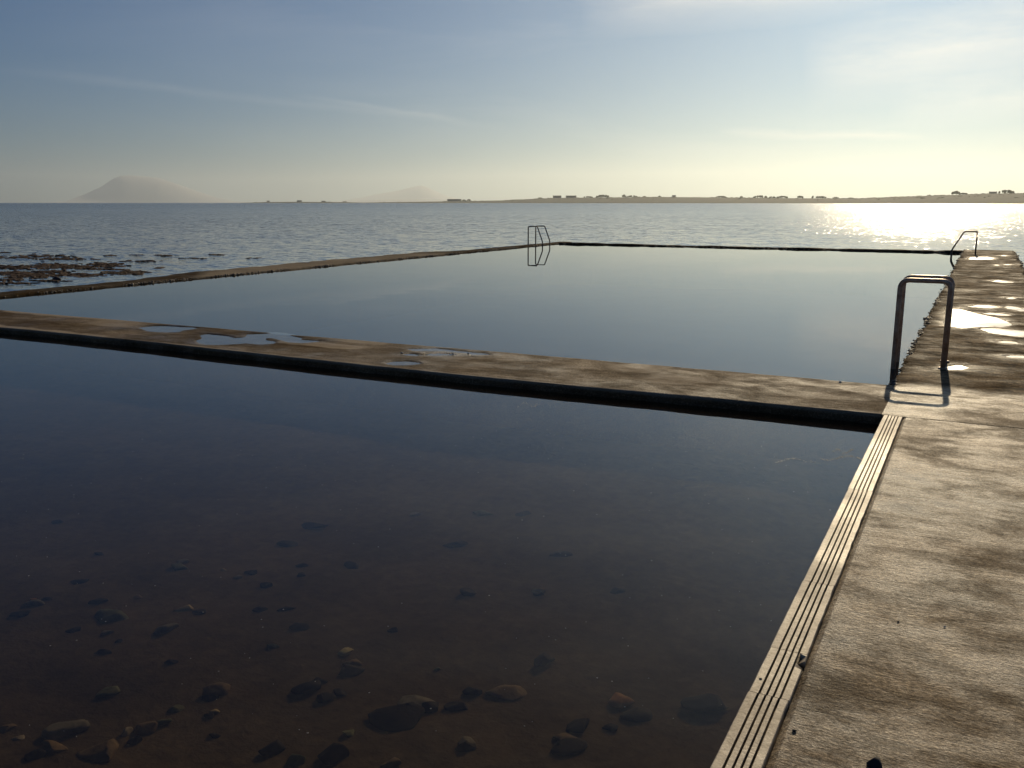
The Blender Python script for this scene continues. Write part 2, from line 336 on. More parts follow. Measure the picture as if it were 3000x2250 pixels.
PUD_WALK = [
 ('largest glaring puddle right of the near ladder on the walkway', Z((2680, 830), s2, [(640, 500), (900, 500), (1150, 562), (1450, 640), (1700, 688), (1900, 770), (2000, 830), (1750, 880), (1500, 862), (1200, 885), (950, 900), (640, 850), (600, 780), (690, 740)])),
 ('long glaring puddle just beyond the largest one on the walkway', Z((2680, 830), s2, [(1070, 458), (1250, 432), (1500, 425), (1780, 478), (1500, 495), (1250, 478)])),
 ('thin glaring puddle between the largest puddle and the one beyond', Z((2680, 830), s2, [(1340, 600), (1500, 580), (1700, 588), (2000, 632), (1850, 650), (1550, 628)])),
 ('broken puddle at the seaward edge level with the ladder top', Z((2680, 830), s2, [(1790, 470), (1900, 445), (2120, 480), (2300, 540), (2150, 555), (1900, 515)])),
 ('small bright puddle furthest out beyond the broken seaward puddle', Z((2680, 830), s2, [(1790, 290), (1950, 268), (2110, 292), (1950, 312)])),
 ('gritty glittering puddle on the seaward side below the largest one', Z((2680, 830), s2, [(1300, 900), (1600, 890), (2000, 930), (2300, 950), (2250, 1080), (1900, 1050), (1500, 990)])),
 ('spindle shaped puddle near the seaward side under the gritty one', Z((2680, 830), s2, [(1630, 1170), (1800, 1148), (2050, 1165), (2140, 1195), (2050, 1215), (1780, 1195)])),
 ('bright strip of water cut by the right edge of the photo', Z((2680, 830), s2, [(1790, 1465), (2000, 1440), (2300, 1455), (2300, 1500), (2000, 1495)])),
 ('oval bright puddle right behind the foot of the near ladder', Z((2540, 980), s2, [(1520, 650), (1800, 592), (1950, 600), (2095, 655), (1900, 708), (1600, 703)])),
 ('lone bright puddle midway along the walkway', Z((2740, 640), .11754, [(1380, 1555), (1560, 1520), (1800, 1552), (2010, 1585), (1800, 1597), (1560, 1580)])),
 ('wide shallow puddle across the far end of the walkway', Z((2740, 640), .11754, [(810, 1008), (870, 960), (1080, 950), (1300, 950), (1480, 985), (1400, 1018), (1000, 1022)])),
 ('left one of two thin far puddles lying side by side', Z((2740, 640), .11754, [(1420, 1150), (1520, 1142), (1615, 1152), (1540, 1168)])),
 ('right one of two thin far puddles lying side by side', Z((2740, 640), .11754, [(1670, 1138), (1800, 1128), (1940, 1146), (1800, 1158)])),
 ('furthest tiny puddle at the seaward corner of the walkway end', Z((2740, 640), .11754, [(1610, 925), (1700, 905), (1815, 925), (1720, 940)])),
]
def sdf(px, py, poly):
    """signed distance to a polygon, negative inside"""
    d = np.full(px.shape, 1e9); ins = np.zeros(px.shape, bool); n = len(poly)
    for i in range(n):
        ax, ay = poly[i]; bx, by = poly[(i+1) % n]
        ex, ey = bx-ax, by-ay; t = np.clip(((px-ax)*ex+(py-ay)*ey)/(ex*ex+ey*ey+1e-12), 0, 1)
        d = np.minimum(d, np.hypot(px-ax-t*ex, py-ay-t*ey))
        c = ((ay > py) != (by > py)); xx = (bx-ax)*(py-ay)/((by-ay) if by != ay else 1e-9)+ax
        ins ^= c & (px < xx)
    return np.where(ins, -d, d)
def pud_d(x, y):
    d = np.full(x.shape, 9.0)
    for _, poly in PUD_DIV+PUD_WALK:
        p = np.array(poly); lo = p.min(0)-.3; hi = p.max(0)+.3
        msk = (x > lo[0]) & (x < hi[0]) & (y > lo[1]) & (y < hi[1])
        if msk.any():
            v = d[msk]; d[msk] = np.minimum(v, sdf(x[msk], y[msk], poly))
    return d
def height(x, y):
    """top surface of walkway and dividing wall, nominal z = 0"""
    far = np.clip((y-8.0)/.4, 0, 1)*(x > -1.2)
    h = fbm(x*.9, y*.9, 3)*.008 + fbm(x*7, y*7, 5)*.003
    for yc in (10.9, 12.75, 15.3, 19.6): h -= .03*np.clip(1-np.abs(y-yc-.05*fbm(x*3, x*0, 7))/.03, 0, 1)*(x > -1.2)
    h += far*(fbm(x*2.5, y*2.5, 11)*.008 + np.minimum(0, fbm(x*9, y*9, 13)+.05)*.04 + fbm(x*16, y*16, 14)*.008)
    d = pud_d(x, y) + fbm(x*14, y*14, 21)*.035
    k = np.clip(.5-d/.06, 0, 1); k = k*k*(3-2*k)
    h = np.maximum(h, -.0035*(1-far)-.006*far) 
    return h*(1-k) + k*(-.016 + fbm(x*10, y*10, 8)*.010), d
def edge_drop(d, r=.02):
    return -r*(1-np.sqrt(np.clip(1-(1-np.clip(d/r, 0, 1))**2, 0, 1)))

def slab(x0, x1, y0, y1, step, zbot, jag=(0, 0, 0, 0), freq=5, seed=0, sides='LRFB', batter=0, zoff=None, hfun=height, warp=None, side_rough=.02, skw=1):
    """top grid + skirts; jag = (left, right, front, back) edge irregularity in metres"""
    nx = max(2, int(round((x1-x0)/step))+1); ny = max(2, int(round((y1-y0)/step))+1)
    u = np.linspace(0, 1, nx); v = np.linspace(0, 1, ny); U, V = np.meshgrid(u, v)
    X = x0+(x1-x0)*U; Y = y0+(y1-y0)*V
    def jg(t, s, a): return a*(fbm(t*freq, t*0+s, seed+s, 4)*2.0 + np.round(fbm(t*freq*.35, t*0+s+3, seed+s+9, 2)*5)/5*.8)
    X = X + jg(Y, 1, jag[0])*(1-U)**4 + jg(Y, 2, jag[1])*U**4
    Y = Y + jg(X, 3, jag[2])*(1-V)**4 + jg(X, 4, jag[3])*V**4
    if warp: X, Y = warp(X, Y)
    Zt, pd = hfun(X, Y)
    de = np.full(X.shape, 9.0)
    if 'L' in sides: de = np.minimum(de, (X-X[:, :1]))
    if 'R' in sides: de = np.minimum(de, (X[:, -1:]-X))
    if 'F' in sides: de = np.minimum(de, (Y-Y[:1, :]))
    if 'B' in sides: de = np.minimum(de, (Y[-1:, :]-Y))
    Zt = Zt + edge_drop(de, .03 if max(jag) > .01 else .015)
    if zoff is not None: Zt = Zt + zoff(X, Y)
    verts = list(zip(X.ravel(), Y.ravel(), Zt.ravel())); faces = []
    idx = np.arange(nx*ny).reshape(ny, nx)
    a, b, c, d_ = idx[:-1, :-1].ravel(), idx[:-1, 1:].ravel(), idx[1:, 1:].ravel(), idx[1:, :-1].ravel()
    faces += list(map(tuple, np.stack([a, b, c, d_], 1).tolist()))
    wet = list(np.clip(1.1-(pd.ravel())/.15, 0, 1)); pale = [0]*len(wet); alg = [0]*len(wet)
    dee = de.ravel()
    def skirt(line, nx_, ny_):
        nonlocal verts
        prev = line; L = 6
        for k in range(1, L+1):
            t = k/L; cur = []
            for i in line:
                x, y, z = verts[i]; zz = z+(zbot-z)*t**1.6
                r = side_rough*(mnoise.noise(Vector((x*9, y*9, zz*14+seed)))*1.0) if k < L else 0
                cur.append(len(verts)); verts.append((x+nx_*(batter*t+r), y+ny_*(batter*t+r), zz)); wet.append(skw*(.6 if zz < -.03 else .2)); pale.append(0); alg.append(.8)
            for i in range(len(line)-1): faces.append((prev[i], cur[i], cur[i+1], prev[i+1]))
            prev = cur
    if 'L' in sides: skirt(list(idx[::-1, 0]), -1, 0)
    if 'R' in sides: skirt(list(idx[:, -1]), 1, 0)
    if 'F' in sides: skirt(list(idx[0, :]), 0, -1)
    if 'B' in sides: skirt(list(idx[-1, ::-1]), 0, 1)
    return verts, faces, wet, pale, alg, len(dee)
def join(parts):
    V, F_, W, P, A = [], [], [], [], []
    for v, f, w_, p, a, n in parts:
        o = len(V); V += v; F_ += [tuple(int(i)+o for i in q) for q in f]; W += w_; P += p; A += a
    return V, F_, W, P, A

# ---- walkway: near deck, junction with the dividing wall, far part
def lipwarp(X, Y): return X, Y
p1 = slab(-.402, 2.6, -2.5, YD0, .022, -1.3, sides='LR', seed=1, side_rough=0)
p2 = slab(-.545, 2.6, YD0, YD1, .022, -1.3, sides='RF', jag=(0, 0, 0, 0), seed=2, side_rough=0)
p3 = slab(X0, X1, YD1, 33.4, .026, -1.6, sides='LRB', jag=(.045, .10, 0, .10), freq=4.5, seed=3, batter=.05, side_rough=.05)
# the ledge behind the junction where the deck is wider than the far walkway
p4 = slab(X1, 2.6, YD1, YD1+.06, .03, -1.3, sides='RB', seed=4, side_rough=.02)
V, F_, W, P, A = join([p1, p2, p3, p4])
va = np.array(V)
top = va[:, 2] > -.03
e = np.clip(1-(va[:, 0]-X0)/.16+fbm(va[:, 0]*6, va[:, 1]*6, 31)*1.6, 0, 1)*(va[:, 1] > YD1)
e2 = np.clip(fbm(va[:, 0]*1.2, va[:, 1]*2.6, 33)*3.6-.15, 0, 1)*np.clip((va[:, 1]-YD1)/.3, 0, 1)
e3 = np.clip(fbm(va[:, 0]*.9, va[:, 1]*1.3, 35)*3.0-.55, 0, 1)*.55
A = np.maximum(np.array(A), np.where(top, np.maximum(np.maximum(e*.9, e2*.75), e3), 0))
walkway = tag(mesh_obj('walkway', V, F_, M['deck'], attr={'wet': W, 'pale': P, 'algae': A}), 'brown brushed concrete walkway running away between the pools and the sea', kind='structure')

# ---- dividing wall
def zlip(X, Y): return .006*np.clip(1-np.abs(Y-YD0-.025)/.02, 0, 1) - .006*np.clip(1-np.abs(Y-YD0-.055-.006*np.sin(X*2))/.007, 0, 1)*(fbm(X*.8, Y*0, 77, 2) > -.06)
def dwarp(X, Y):
    k = np.clip((YD1-Y)/(YD1-YD0), 0, 1)
    return X, Y + k*(.06*np.sin(X*.55+.6)*np.clip((-X-.55)/2, 0, 1)) + fbm(X*3, Y*0, 55)*.02*k*np.clip((-X-.55)/.5, 0, 1)
p = slab(-14.42, -.545, YD0, YD1, .02, -1.3, sides='FB', jag=(0, 0, 0, .012), freq=3, seed=6, zoff=zlip, warp=dwarp, side_rough=.012, skw=.1)
V, F_, W, P, A, n = p; va = np.array(V)
x, y = va[:, 0], va[:, 1]; top = va[:, 2] > -.02
dl = np.clip((-x-4.2)/4, 0, 1)                                     # damp, algae-darkened towards the left
patch = fbm(x*.55, y*1.5, 41, 5)*3.2
A = np.where(top, np.clip(patch+dl*1.25-.45, 0, 1)*.85, .55)
edge = (np.clip(1-np.abs(y-YD0-.03-.06*np.sin(x*.55+.6))/.05, 0, 1))*(fbm(x*1.3, y*0, 45)+.62)
Pp = np.where(top, np.clip(edge*1.7, 0, 1)*.95, 0)
for (cx_, cy_, rx, ry, k) in [(gp(345, 948)[0], gp(345, 948)[1], .62, .26, .6), (gp(80, 965)[0], gp(80, 965)[1], 1.6, .13, .7), (gp(180, 925)[0], gp(180, 925)[1], 1.5, .10, .7),
                              (gp(950, 1010)[0], gp(950, 1010)[1], .7, .16, .7), (gp(1050, 1000)[0], gp(1050, 1000)[1], .6, .12, .6), (gp(1850, 1075)[0], gp(1850, 1075)[1], .35, .25, .7), (gp(1970, 1110)[0], gp(1970, 1110)[1], .3, .25, .5)]:
    dd = np.hypot((x-cx_)/rx, (y-cy_)/ry)+fbm(x*3, y*6, 47)*1.0
    q = np.clip((1.05-dd)/.25, 0, 1); Pp = np.where(top, np.maximum(Pp, q*k), Pp); A = np.where(top, A*(1-q), A)
divider = tag(mesh_obj('dividing_wall', V, F_, M['divider'], attr={'wet': W, 'pale': Pp, 'algae': A}), 'low broad concrete wall between the near pool and the main pool', 'wall')

# ---- puddles lie in hollows of the concrete
for lst, mt, z0 in ((PUD_DIV, M['puddle_still'], -.0085), (PUD_WALK, M['puddle'], -.0105)):
    for lab, poly in lst:
        p = np.array(poly); c = p.mean(0); lo, hi = p.min(0)-.05, p.max(0)+.05
        if lst is PUD_WALK: lo[0] = max(lo[0], X0+.08); hi[0] = min(hi[0], X1-.03)
        st = .03; nx = max(2, int((hi[0]-lo[0])/st)+1); ny = max(2, int((hi[1]-lo[1])/st)+1)
        X, Y = np.meshgrid(np.linspace(lo[0], hi[0], nx), np.linspace(lo[1], hi[1], ny))
        D = sdf(X.ravel(), Y.ravel(), poly); vs = [(a, b, z0) for a, b in zip(X.ravel(), Y.ravel())]; fs = []
        for j in range(ny-1):
            for i in range(nx-1):
                q = (j*nx+i, j*nx+i+1, (j+1)*nx+i+1, (j+1)*nx+i)
                if min(D[k] for k in q) < .05: fs.append(q)
        used = sorted({k for q in fs for k in q}); mp_ = {k: i for i, k in enumerate(used)}
        if fs: tag(mesh_obj('puddle', [vs[k] for k in used], [tuple(mp_[k] for k in q) for q in fs], mt), lab, kind='structure')

# ---- left wall, far wall
def flat(x, y):
    return fbm(x*2, y*2, 61)*.03 + fbm(x*9, y*9, 62)*.012, np.full(x.shape, 9.0)
def lz(X, Y):   # the outer half slopes down to the sea where the wall is worn
    worn = np.clip((14.5-Y)/2, 0, 1) + np.clip((Y-24)/2, 0, 1)
    return -.07*np.clip((XL1-.45-X)/.7, 0, 1)*np.clip(worn, 0, 1)
p = slab(XL0, XL1, -2.5, YF1, .04, -1.6, sides='LRFB', jag=(.16, .045, 0, .1), freq=3.2, seed=12, zoff=lz, hfun=flat, batter=.12, side_rough=.06)
V, F_, W, P, A, n = p; va = np.array(V); x, y = va[:, 0], va[:, 1]; top = va[:, 2] > -.05
pl = np.clip((y-14.2+(x+15)*1.4)/.5, 0, 1)*np.clip((24.3-y)/1.5, 0, 1)
Pp = np.where(top, pl*np.clip(.85+fbm(x*1.3, y*1.3, 71), 0, 1), 0)
A = np.where(top, (1-pl)*np.clip(.45+fbm(x*3, y*2, 72)*2.2, 0, 1), .75)
tag(mesh_obj('side_wall', V, F_, M['seawall'], attr={'wet': [0.2*0 if t else .5 for t in top], 'pale': Pp, 'algae': A}), 'long rough sea wall closing the main pool on the left, pale in its middle', 'wall')
def fz(X, Y): return .02-.12*np.clip((Y-YF0-.35)/.7, 0, 1) + .10*fbm(X*1.3, Y*0, 207) + .03*np.clip((X+9)/8, 0, 1)
p = slab(XL1+.012, X0-.012, YF0, YF1, .04, -1.6, sides='FB', jag=(0, 0, .16, .25), freq=1.6, seed=15, zoff=lambda X, Y: fz(X, Y)*.5, hfun=flat, batter=.08, side_rough=.06)
V, F_, W, P, A, n = p; va = np.array(V); x, y = va[:, 0], va[:, 1]
A = np.clip(.05+fbm(x*2, y*2, 75)*2, 0, 1)
tag(mesh_obj('end_wall', V, F_, M['seawall'], attr={'wet': [.5]*len(V), 'pale': [0]*len(V), 'algae': A}), 'thin dark wall at the far end of the main pool in front of the open sea', 'wall')
# mussels and barnacle lumps on the inner edges of the old walls
bm = bmesh.new(); rr = random.Random(5)
def lump(bm, c, r, sq=(1, 1, 1), sub=1, amp=.25):
    res = bmesh.ops.create_icosphere(bm, subdivisions=sub, radius=1)
    s_ = rr.random()*50
    for v in res['verts']:
        k = 1+amp*mnoise.noise(v.co*1.7+Vector((s_, s_, 0))); v.co = Vector((c[0]+v.co.x*r*k*sq[0], c[1]+v.co.y*r*k*sq[1], c[2]+v.co.z*r*k*sq[2]))
def clump(t, k, seed): return float(fbm(np.array(t*k), np.array(seed*1.7), seed, 3))
for i in range(5200):
    y = 8.4+(YF0-8.4)*rr.random()**1.35; d_ = clump(y, 1.3, 201)
    if d_+rr.uniform(-.3, .12) < .0: continue
    lump(bm, (XL1+rr.gauss(.01, .018), y, rr.uniform(-.075, -.004)), rr.uniform(.006, .015)+max(0, d_)*.05*rr.random(), (1, rr.uniform(.8, 2.2), rr.uniform(.5, .9)))
for i in range(700):
    x = rr.uniform(XL1, X0); d_ = clump(x, .6, 203)
    if d_+rr.uniform(-.3, .1) < .0: continue
    lump(bm, (x, YF0+rr.gauss(-.01, .02), rr.uniform(-.07, .0)), rr.uniform(.01, .028), (rr.uniform(1, 4), 1, .5))
M['mussel'] = simple('mussel_crust', [(.02, .014, .010), (.08, .055, .035), (.42, .36, .28)], 9, .6, .01, 30)
tag(from_bm('barnacles', bm, M['mussel']), 'crust of mussels and barnacles along the inner edge of the old walls', 'barnacles', kind='stuff')
# broken aggregate along the eroded left edge of the far walkway
bm = bmesh.new()
for i in range(3200):
    y = YD1+.1+(rr.random()**1.6)*24; d_ = clump(y, 2.1, 205)
    if d_+rr.uniform(-.25, .25) < -.05: continue
    lump(bm, (X0+.01+rr.gauss(.0, .022), y, rr.uniform(-.06, -.012)), rr.uniform(.004, .012)+max(0, d_+.1)*.06*rr.random()**2, (rr.uniform(.8, 1.5), rr.uniform(.8, 1.8), .75), amp=.7)
for i in range(500):
    y = rr.uniform(16, 33); lump(bm, (X1+rr.gauss(.0, .03), y, rr.uniform(-.09, -.02)), rr.uniform(.008, .035), (1, rr.uniform(.8, 2), .8), amp=.6)
M['rubble'] = simple('aggregate', [(.03, .024, .016), (.10, .08, .055), (.2, .165, .12)], 11, .6, .01, 60)
tag(from_bm('rubble', bm, M['rubble'], smooth=False), 'loose broken stones along the crumbling edges of the walkway', 'rubble', kind='stuff')

# ---- grooved coping: five raised ribs with four grooves, laid in lengths
CX0, CX1 = -.532, -.404; Wd = CX1-CX0
prof = [(0, -.10), (0, -.010), (.02, -.002), (.05, .004), (.25, .004), (.252, -.012), (.31, -.012), (.312, .004), (.43, .004), (.432, -.012), (.485, -.012), (.487, .004), (.59, .004), (.592, -.012), (.645, -.012), (.647, .004), (.75, .004), (.752, -.012), (.81, -.012), (.812, .004), (.985, .004), (1, .001), (1, -.10)]
coping = tag(empty('coping_strip', (CX0, 0, 0)), 'pale strip with four dark grooves edging the near pool beside the walkway', 'coping')
NOTCH = [(gp(2343, 1942)[1], .028, .8)]
joints = [YD0-.003, gp(2489, 1434)[1], gp(2353, 1703)[1], gp(2252, 1897)[1], gp(2205, 2030)[1], 1.62, .9, .1, -.7, -1.5, -2.4]
for j in range(len(joints)-1):
    ya, yb = joints[j]-.0015, joints[j+1]+.0015
    n = max(3, int((ya-yb)/.012)); vs, fs = [], []; off = rr.uniform(-.002, .002); K = len(prof)
    for i in range(n+1):
        yy = ya+(yb-ya)*i/n
        for k, (u, z) in enumerate(prof):
            x = u*Wd+off
            if u == 0 or u <= .05: x += (fbm(np.array(yy*14.), np.array(3.), 81)*.002)
            if u > .805 and z > -.011:
                for yn, hw, uu in NOTCH:
                    if abs(yy-yn+(u-.9)*.25) < hw and u > uu: z = -.0135
            if u >= .985 and z > -.011: x -= max(0, float(fbm(np.array(yy*9.), np.array(1.), 85)))*.008
            if z > 0: z += float(fbm(np.array(yy*20.), np.array(u*20), 86))*.0015
            vs.append((x, yy, z))
    for i in range(n):
        for k in range(K-1): fs.append((i*K+k, (i+1)*K+k, (i+1)*K+k+1, i*K+k+1))
    fs.append(tuple(range(K))); fs.append(tuple(n*K+k for k in range(K))[::-1])
    o = mesh_obj('coping_block', vs, fs, M['coping'], coping, smooth=False, attr={'wet': [0]*len(vs), 'pale': [0]*len(vs), 'algae': [1.0 if v[2] < -.005 else max(0, float(fbm(np.array(v[1]*9), np.array(v[0]*30), 87))*1.5-.25) for v in vs]})
# wall under the coping
mesh_obj('pool_side_wall', [(CX0+.012, -2.5, -.102), (CX0+.012, YD0, -.102), (CX0+.012, YD0, -1.3), (CX0+.012, -2.5, -1.3)], [(0, 1, 2, 3)], M['seawall'], None, attr={'wet': [.5]*4, 'pale': [0]*4, 'algae': [.8]*4})
o = bpy.data.objects['pool_side_wall']; o.name = 'pool_side'; o.parent = coping; o.location = (-CX0, 0, 0)

# ------------------------------------------------------------------ water and ground
def sheet(name, rects, z, mat, label):
    vs, fs = [], []
    for a, b, c, d in rects:
        o = len(vs); vs += [(a, c, z), (b, c, z), (b, d, z), (a, d, z)]; fs.append((o, o+1, o+2, o+3))
    return tag(mesh_obj(name, vs, fs, mat, smooth=False), label, kind='structure')
BIG = 43500
sheet('sea', [(-BIG, XL0+.6, -60, BIG), (X1-.5, BIG, -60, BIG), (XL0+.6, X1-.5, YF0+.6, BIG)], SEA, M['sea'], 'open sea')
sheet('pool_water', [(XL1-.1, X0+.1, YD1-.1, YF0+.15)], WM, M['water_main'], 'still water of the main pool')
sheet('shallow_water', [(XL1-.1, CX0+.06, -2.3, YD0+.1)], WN, M['water_near'], 'dark still water of the near pool')
def ground(name, x0, x1, y0, y1, nx, ny, zf, mat, label):
    X, Y = np.meshgrid(np.linspace(x0, x1, nx), np.linspace(y0, y1, ny)); Zz = zf(X, Y)
    i = np.arange(nx*ny).reshape(ny, nx)
    fs = np.stack([i[:-1, :-1].ravel(), i[:-1, 1:].ravel(), i[1:, 1:].ravel(), i[1:, :-1].ravel()], 1).tolist()
    return tag(mesh_obj(name, list(zip(X.ravel(), Y.ravel(), Zz.ravel())), fs, mat), label, kind='structure')
FL = lambda X, Y: -.38-.008*np.clip(Y-1, 0, 6)+fbm(X*.8, Y*.8, 91)*.08+fbm(X*5, Y*5, 92)*.018
ground('pool_floor', XL1-.15, CX0+.1, -2.4, YD0+.15, 330, 220, FL, M['floor'], 'silty bed of the near pool')
ground('pool_bed', XL1-.15, X0+.15, YD1-.1, YF0+.15, 60, 80, lambda X, Y: -1.5+fbm(X*.3, Y*.3, 93)*.2, M['deepfloor'], 'deep bed of the main pool')
ground('beach', -400, 400, -400, -2.45, 120, 90, lambda X, Y: -.25+np.clip((-2.45-Y)*.05, 0, 9)+fbm(X*.05, Y*.05, 94)*.6*np.clip((-2.45-Y)/8, 0, 1)+fbm(X, Y, 95)*.06, M['beach'], 'shingle shore behind the camera')
# edge shelf of the near wall of the pool
mesh_obj('w', [], []); bpy.data.objects.remove(bpy.data.objects['w'])
p = slab(XL1+.01, CX0-.0, -2.9, -2.35, .06, -1.3, sides='FB', seed=23, side_rough=.01)
V, F_, W, P, A, n = p
tag(mesh_obj('near_wall', V, F_, M['seawall'], attr={'wet': W, 'pale': P, 'algae': A}), 'concrete wall closing the near pool on the shore side', 'wall')

# flecks of foam and dust floating on the near pool
bm = bmesh.new(); rf_ = random.Random(9)
for i in range(210):
    q = gp(rf_.uniform(0, 2550), 1260+rf_.random()**1.5*900, WN)
    if q[0] > CX0-.02 or q[1] > YD0-.05: continue
    rr_ = rf_.uniform(.0012, .0035); a0 = rf_.random()*6
    vs_ = [bm.verts.new((q[0]+rr_*math.cos(a0+k*1.05)*rf_.uniform(.6, 1.3), q[1]+rr_*math.sin(a0+k*1.05)*rf_.uniform(.6, 1.3), WN+.001)) for k in range(6)]
    top_ = bm.verts.new((q[0], q[1], WN+.003))
    for k in range(6): bm.faces.new((vs_[k], vs_[(k+1) % 6], top_))
for (sx, sy, n_, l_) in [(2480, 1342, 130, 75), (2330, 1348, 60, 60), (2470, 1322, 60, 30), (1545, 1186, 40, 30)]:
    for i in range(n_):
        t_ = rf_.uniform(-1, 1); q = gp(sx+t_*l_, sy+6*math.sin(t_*4+sx)+rf_.gauss(0, 1.5), WN); rr_ = rf_.uniform(.001, .003)
        vs_ = [bm.verts.new((q[0]+3*rr_*math.cos(k*1.57), q[1]+rr_*math.sin(k*1.57), WN+.0012)) for k in range(4)]; bm.faces.new(vs_)
M['foam'] = simple('foam', [(.3, .27, .22), (.5, .46, .38)], 40, .8, .001)
tag(from_bm('foam', bm, M['foam'], smooth=False), 'thin foam threads and dust specks floating on the near pool', 'foam', kind='stuff')

# ------------------------------------------------------------------ ladders
def ladder(name, label, loc, rz, hoop, rad, spacing, r, mat, fil):
    t = tag(empty(name, loc, rz), label, 'ladder', 'pool ladders')
    for k in range(2):
        bm = bmesh.new(); pts = [Vector((p[0], k*spacing, p[1])) for p in hoop]
        tube(bm, fillet(pts, fil, 8), r, 14); from_bm('rail', bm, mat, t)
        bm = bmesh.new(); tube(bm, [(0, k*spacing, -.004), (0, k*spacing, .009)], r*1.9, 18); from_bm('base_plate', bm, mat, t)
    xw = hoop[-1][0]
    for zz in (-.32, -.62, -.92):
        bm = bmesh.new(); tube(bm, [(xw, -.0, zz), (xw, spacing, zz)], r*.8, 10); from_bm('rung', bm, mat, t)
    return t
ladder('pool_ladder', 'nearest ladder with squared double hoop of weathered steel by the dividing wall', (-.235, 9.12, 0), 0,
       [(0, 0), (0.004, .80), (-.42, .80), (-.425, -1.15)], [.0], .42, .0225, M['rail'], [.075, .085])
ladder('pool_ladder', 'far left ladder whose slanting rails mirror in the calm pool', (-14.62, 29.6, -.0), 0,
       [(0, 0), (0, .66), (.36, .67), (.57, .14), (.57, -1.15)], [.0], .62, .021, M['railfar'], [.05, .04, .06])
ladder('pool_ladder', 'far right ladder silhouetted against the sun glitter at the walkway end', (-.20, 29.8, 0), 0,
       [(0, 0), (0, .68), (-.34, .68), (-.63, .13), (-.63, -1.15)], [.0], .45, .021, M['railfar'], [.05, .07, .06])

# ------------------------------------------------------------------ stones
def stone_mat(name, c):
    return simple(name, [tuple(v*.45 for v in c), c, tuple(min(1, v*1.5) for v in c)], 9, .8, .006, 40)
SM = {'dark': stone_mat('dark_stone', (.022, .022, .028)), 'grey': stone_mat('grey_stone', (.30, .29, .24)), 'brown': stone_mat('brown_stone', (.34, .25, .15)),
      'orange': stone_mat('orange_stone', (.62, .32, .15)), 'pale': stone_mat('pale_stone', (.80, .66, .38)), 'white': stone_mat('white_stone', (.6, .55, .45)), 'green': stone_mat('green_stone', (.24, .27, .15))}
def stone(c, rx, ry, rz, col, label, rot=0, seed=0, flatness=0, name='stone', group='stones on the bed of the near pool', cat='stone', angular=.5, sub=3):
    bm = bmesh.new(); bmesh.ops.create_icosphere(bm, subdivisions=sub, radius=1)
    r_ = random.Random(seed*31+7); planes = []
    for i in range(10):
        d = Vector((r_.uniform(-1, 1), r_.uniform(-1, 1), r_.uniform(-.3, 1))).normalized(); planes.append((d, r_.uniform(.42, .8)))
    for v in bm.verts:
        k = 1+.22*mnoise.noise(v.co*1.3+Vector((seed*3.1, 0, 0)))+.07*mnoise.noise(v.co*4+Vector((0, seed, 0)))
        p = v.co*k
        for d, h in planes:
            t = p.dot(d)
            if t > h: p = p-d*(t-h)*angular*1.6 if angular < .625 else p-d*(t-h)
        if p.z < -.35: p.z = -.35
        v.co = Vector((p.x*rx, p.y*ry, p.z*rz))
    o = from_bm(name, bm, SM[col]); o.location = (c[0], c[1], c[2]+rz*.30); o.rotation_euler = (r_.uniform(-.06, .06), r_.uniform(-.06, .06), rot)
    return tag(o, label, cat, group)
def flz(x, y): return float(FL(np.array(float(x)), np.array(float(y))))
def on_floor(px, py):
    z = -.5
    for _ in range(4): q = gp(px, py, z); z = flz(q[0], q[1])
    return np.array([q[0], q[1], z])
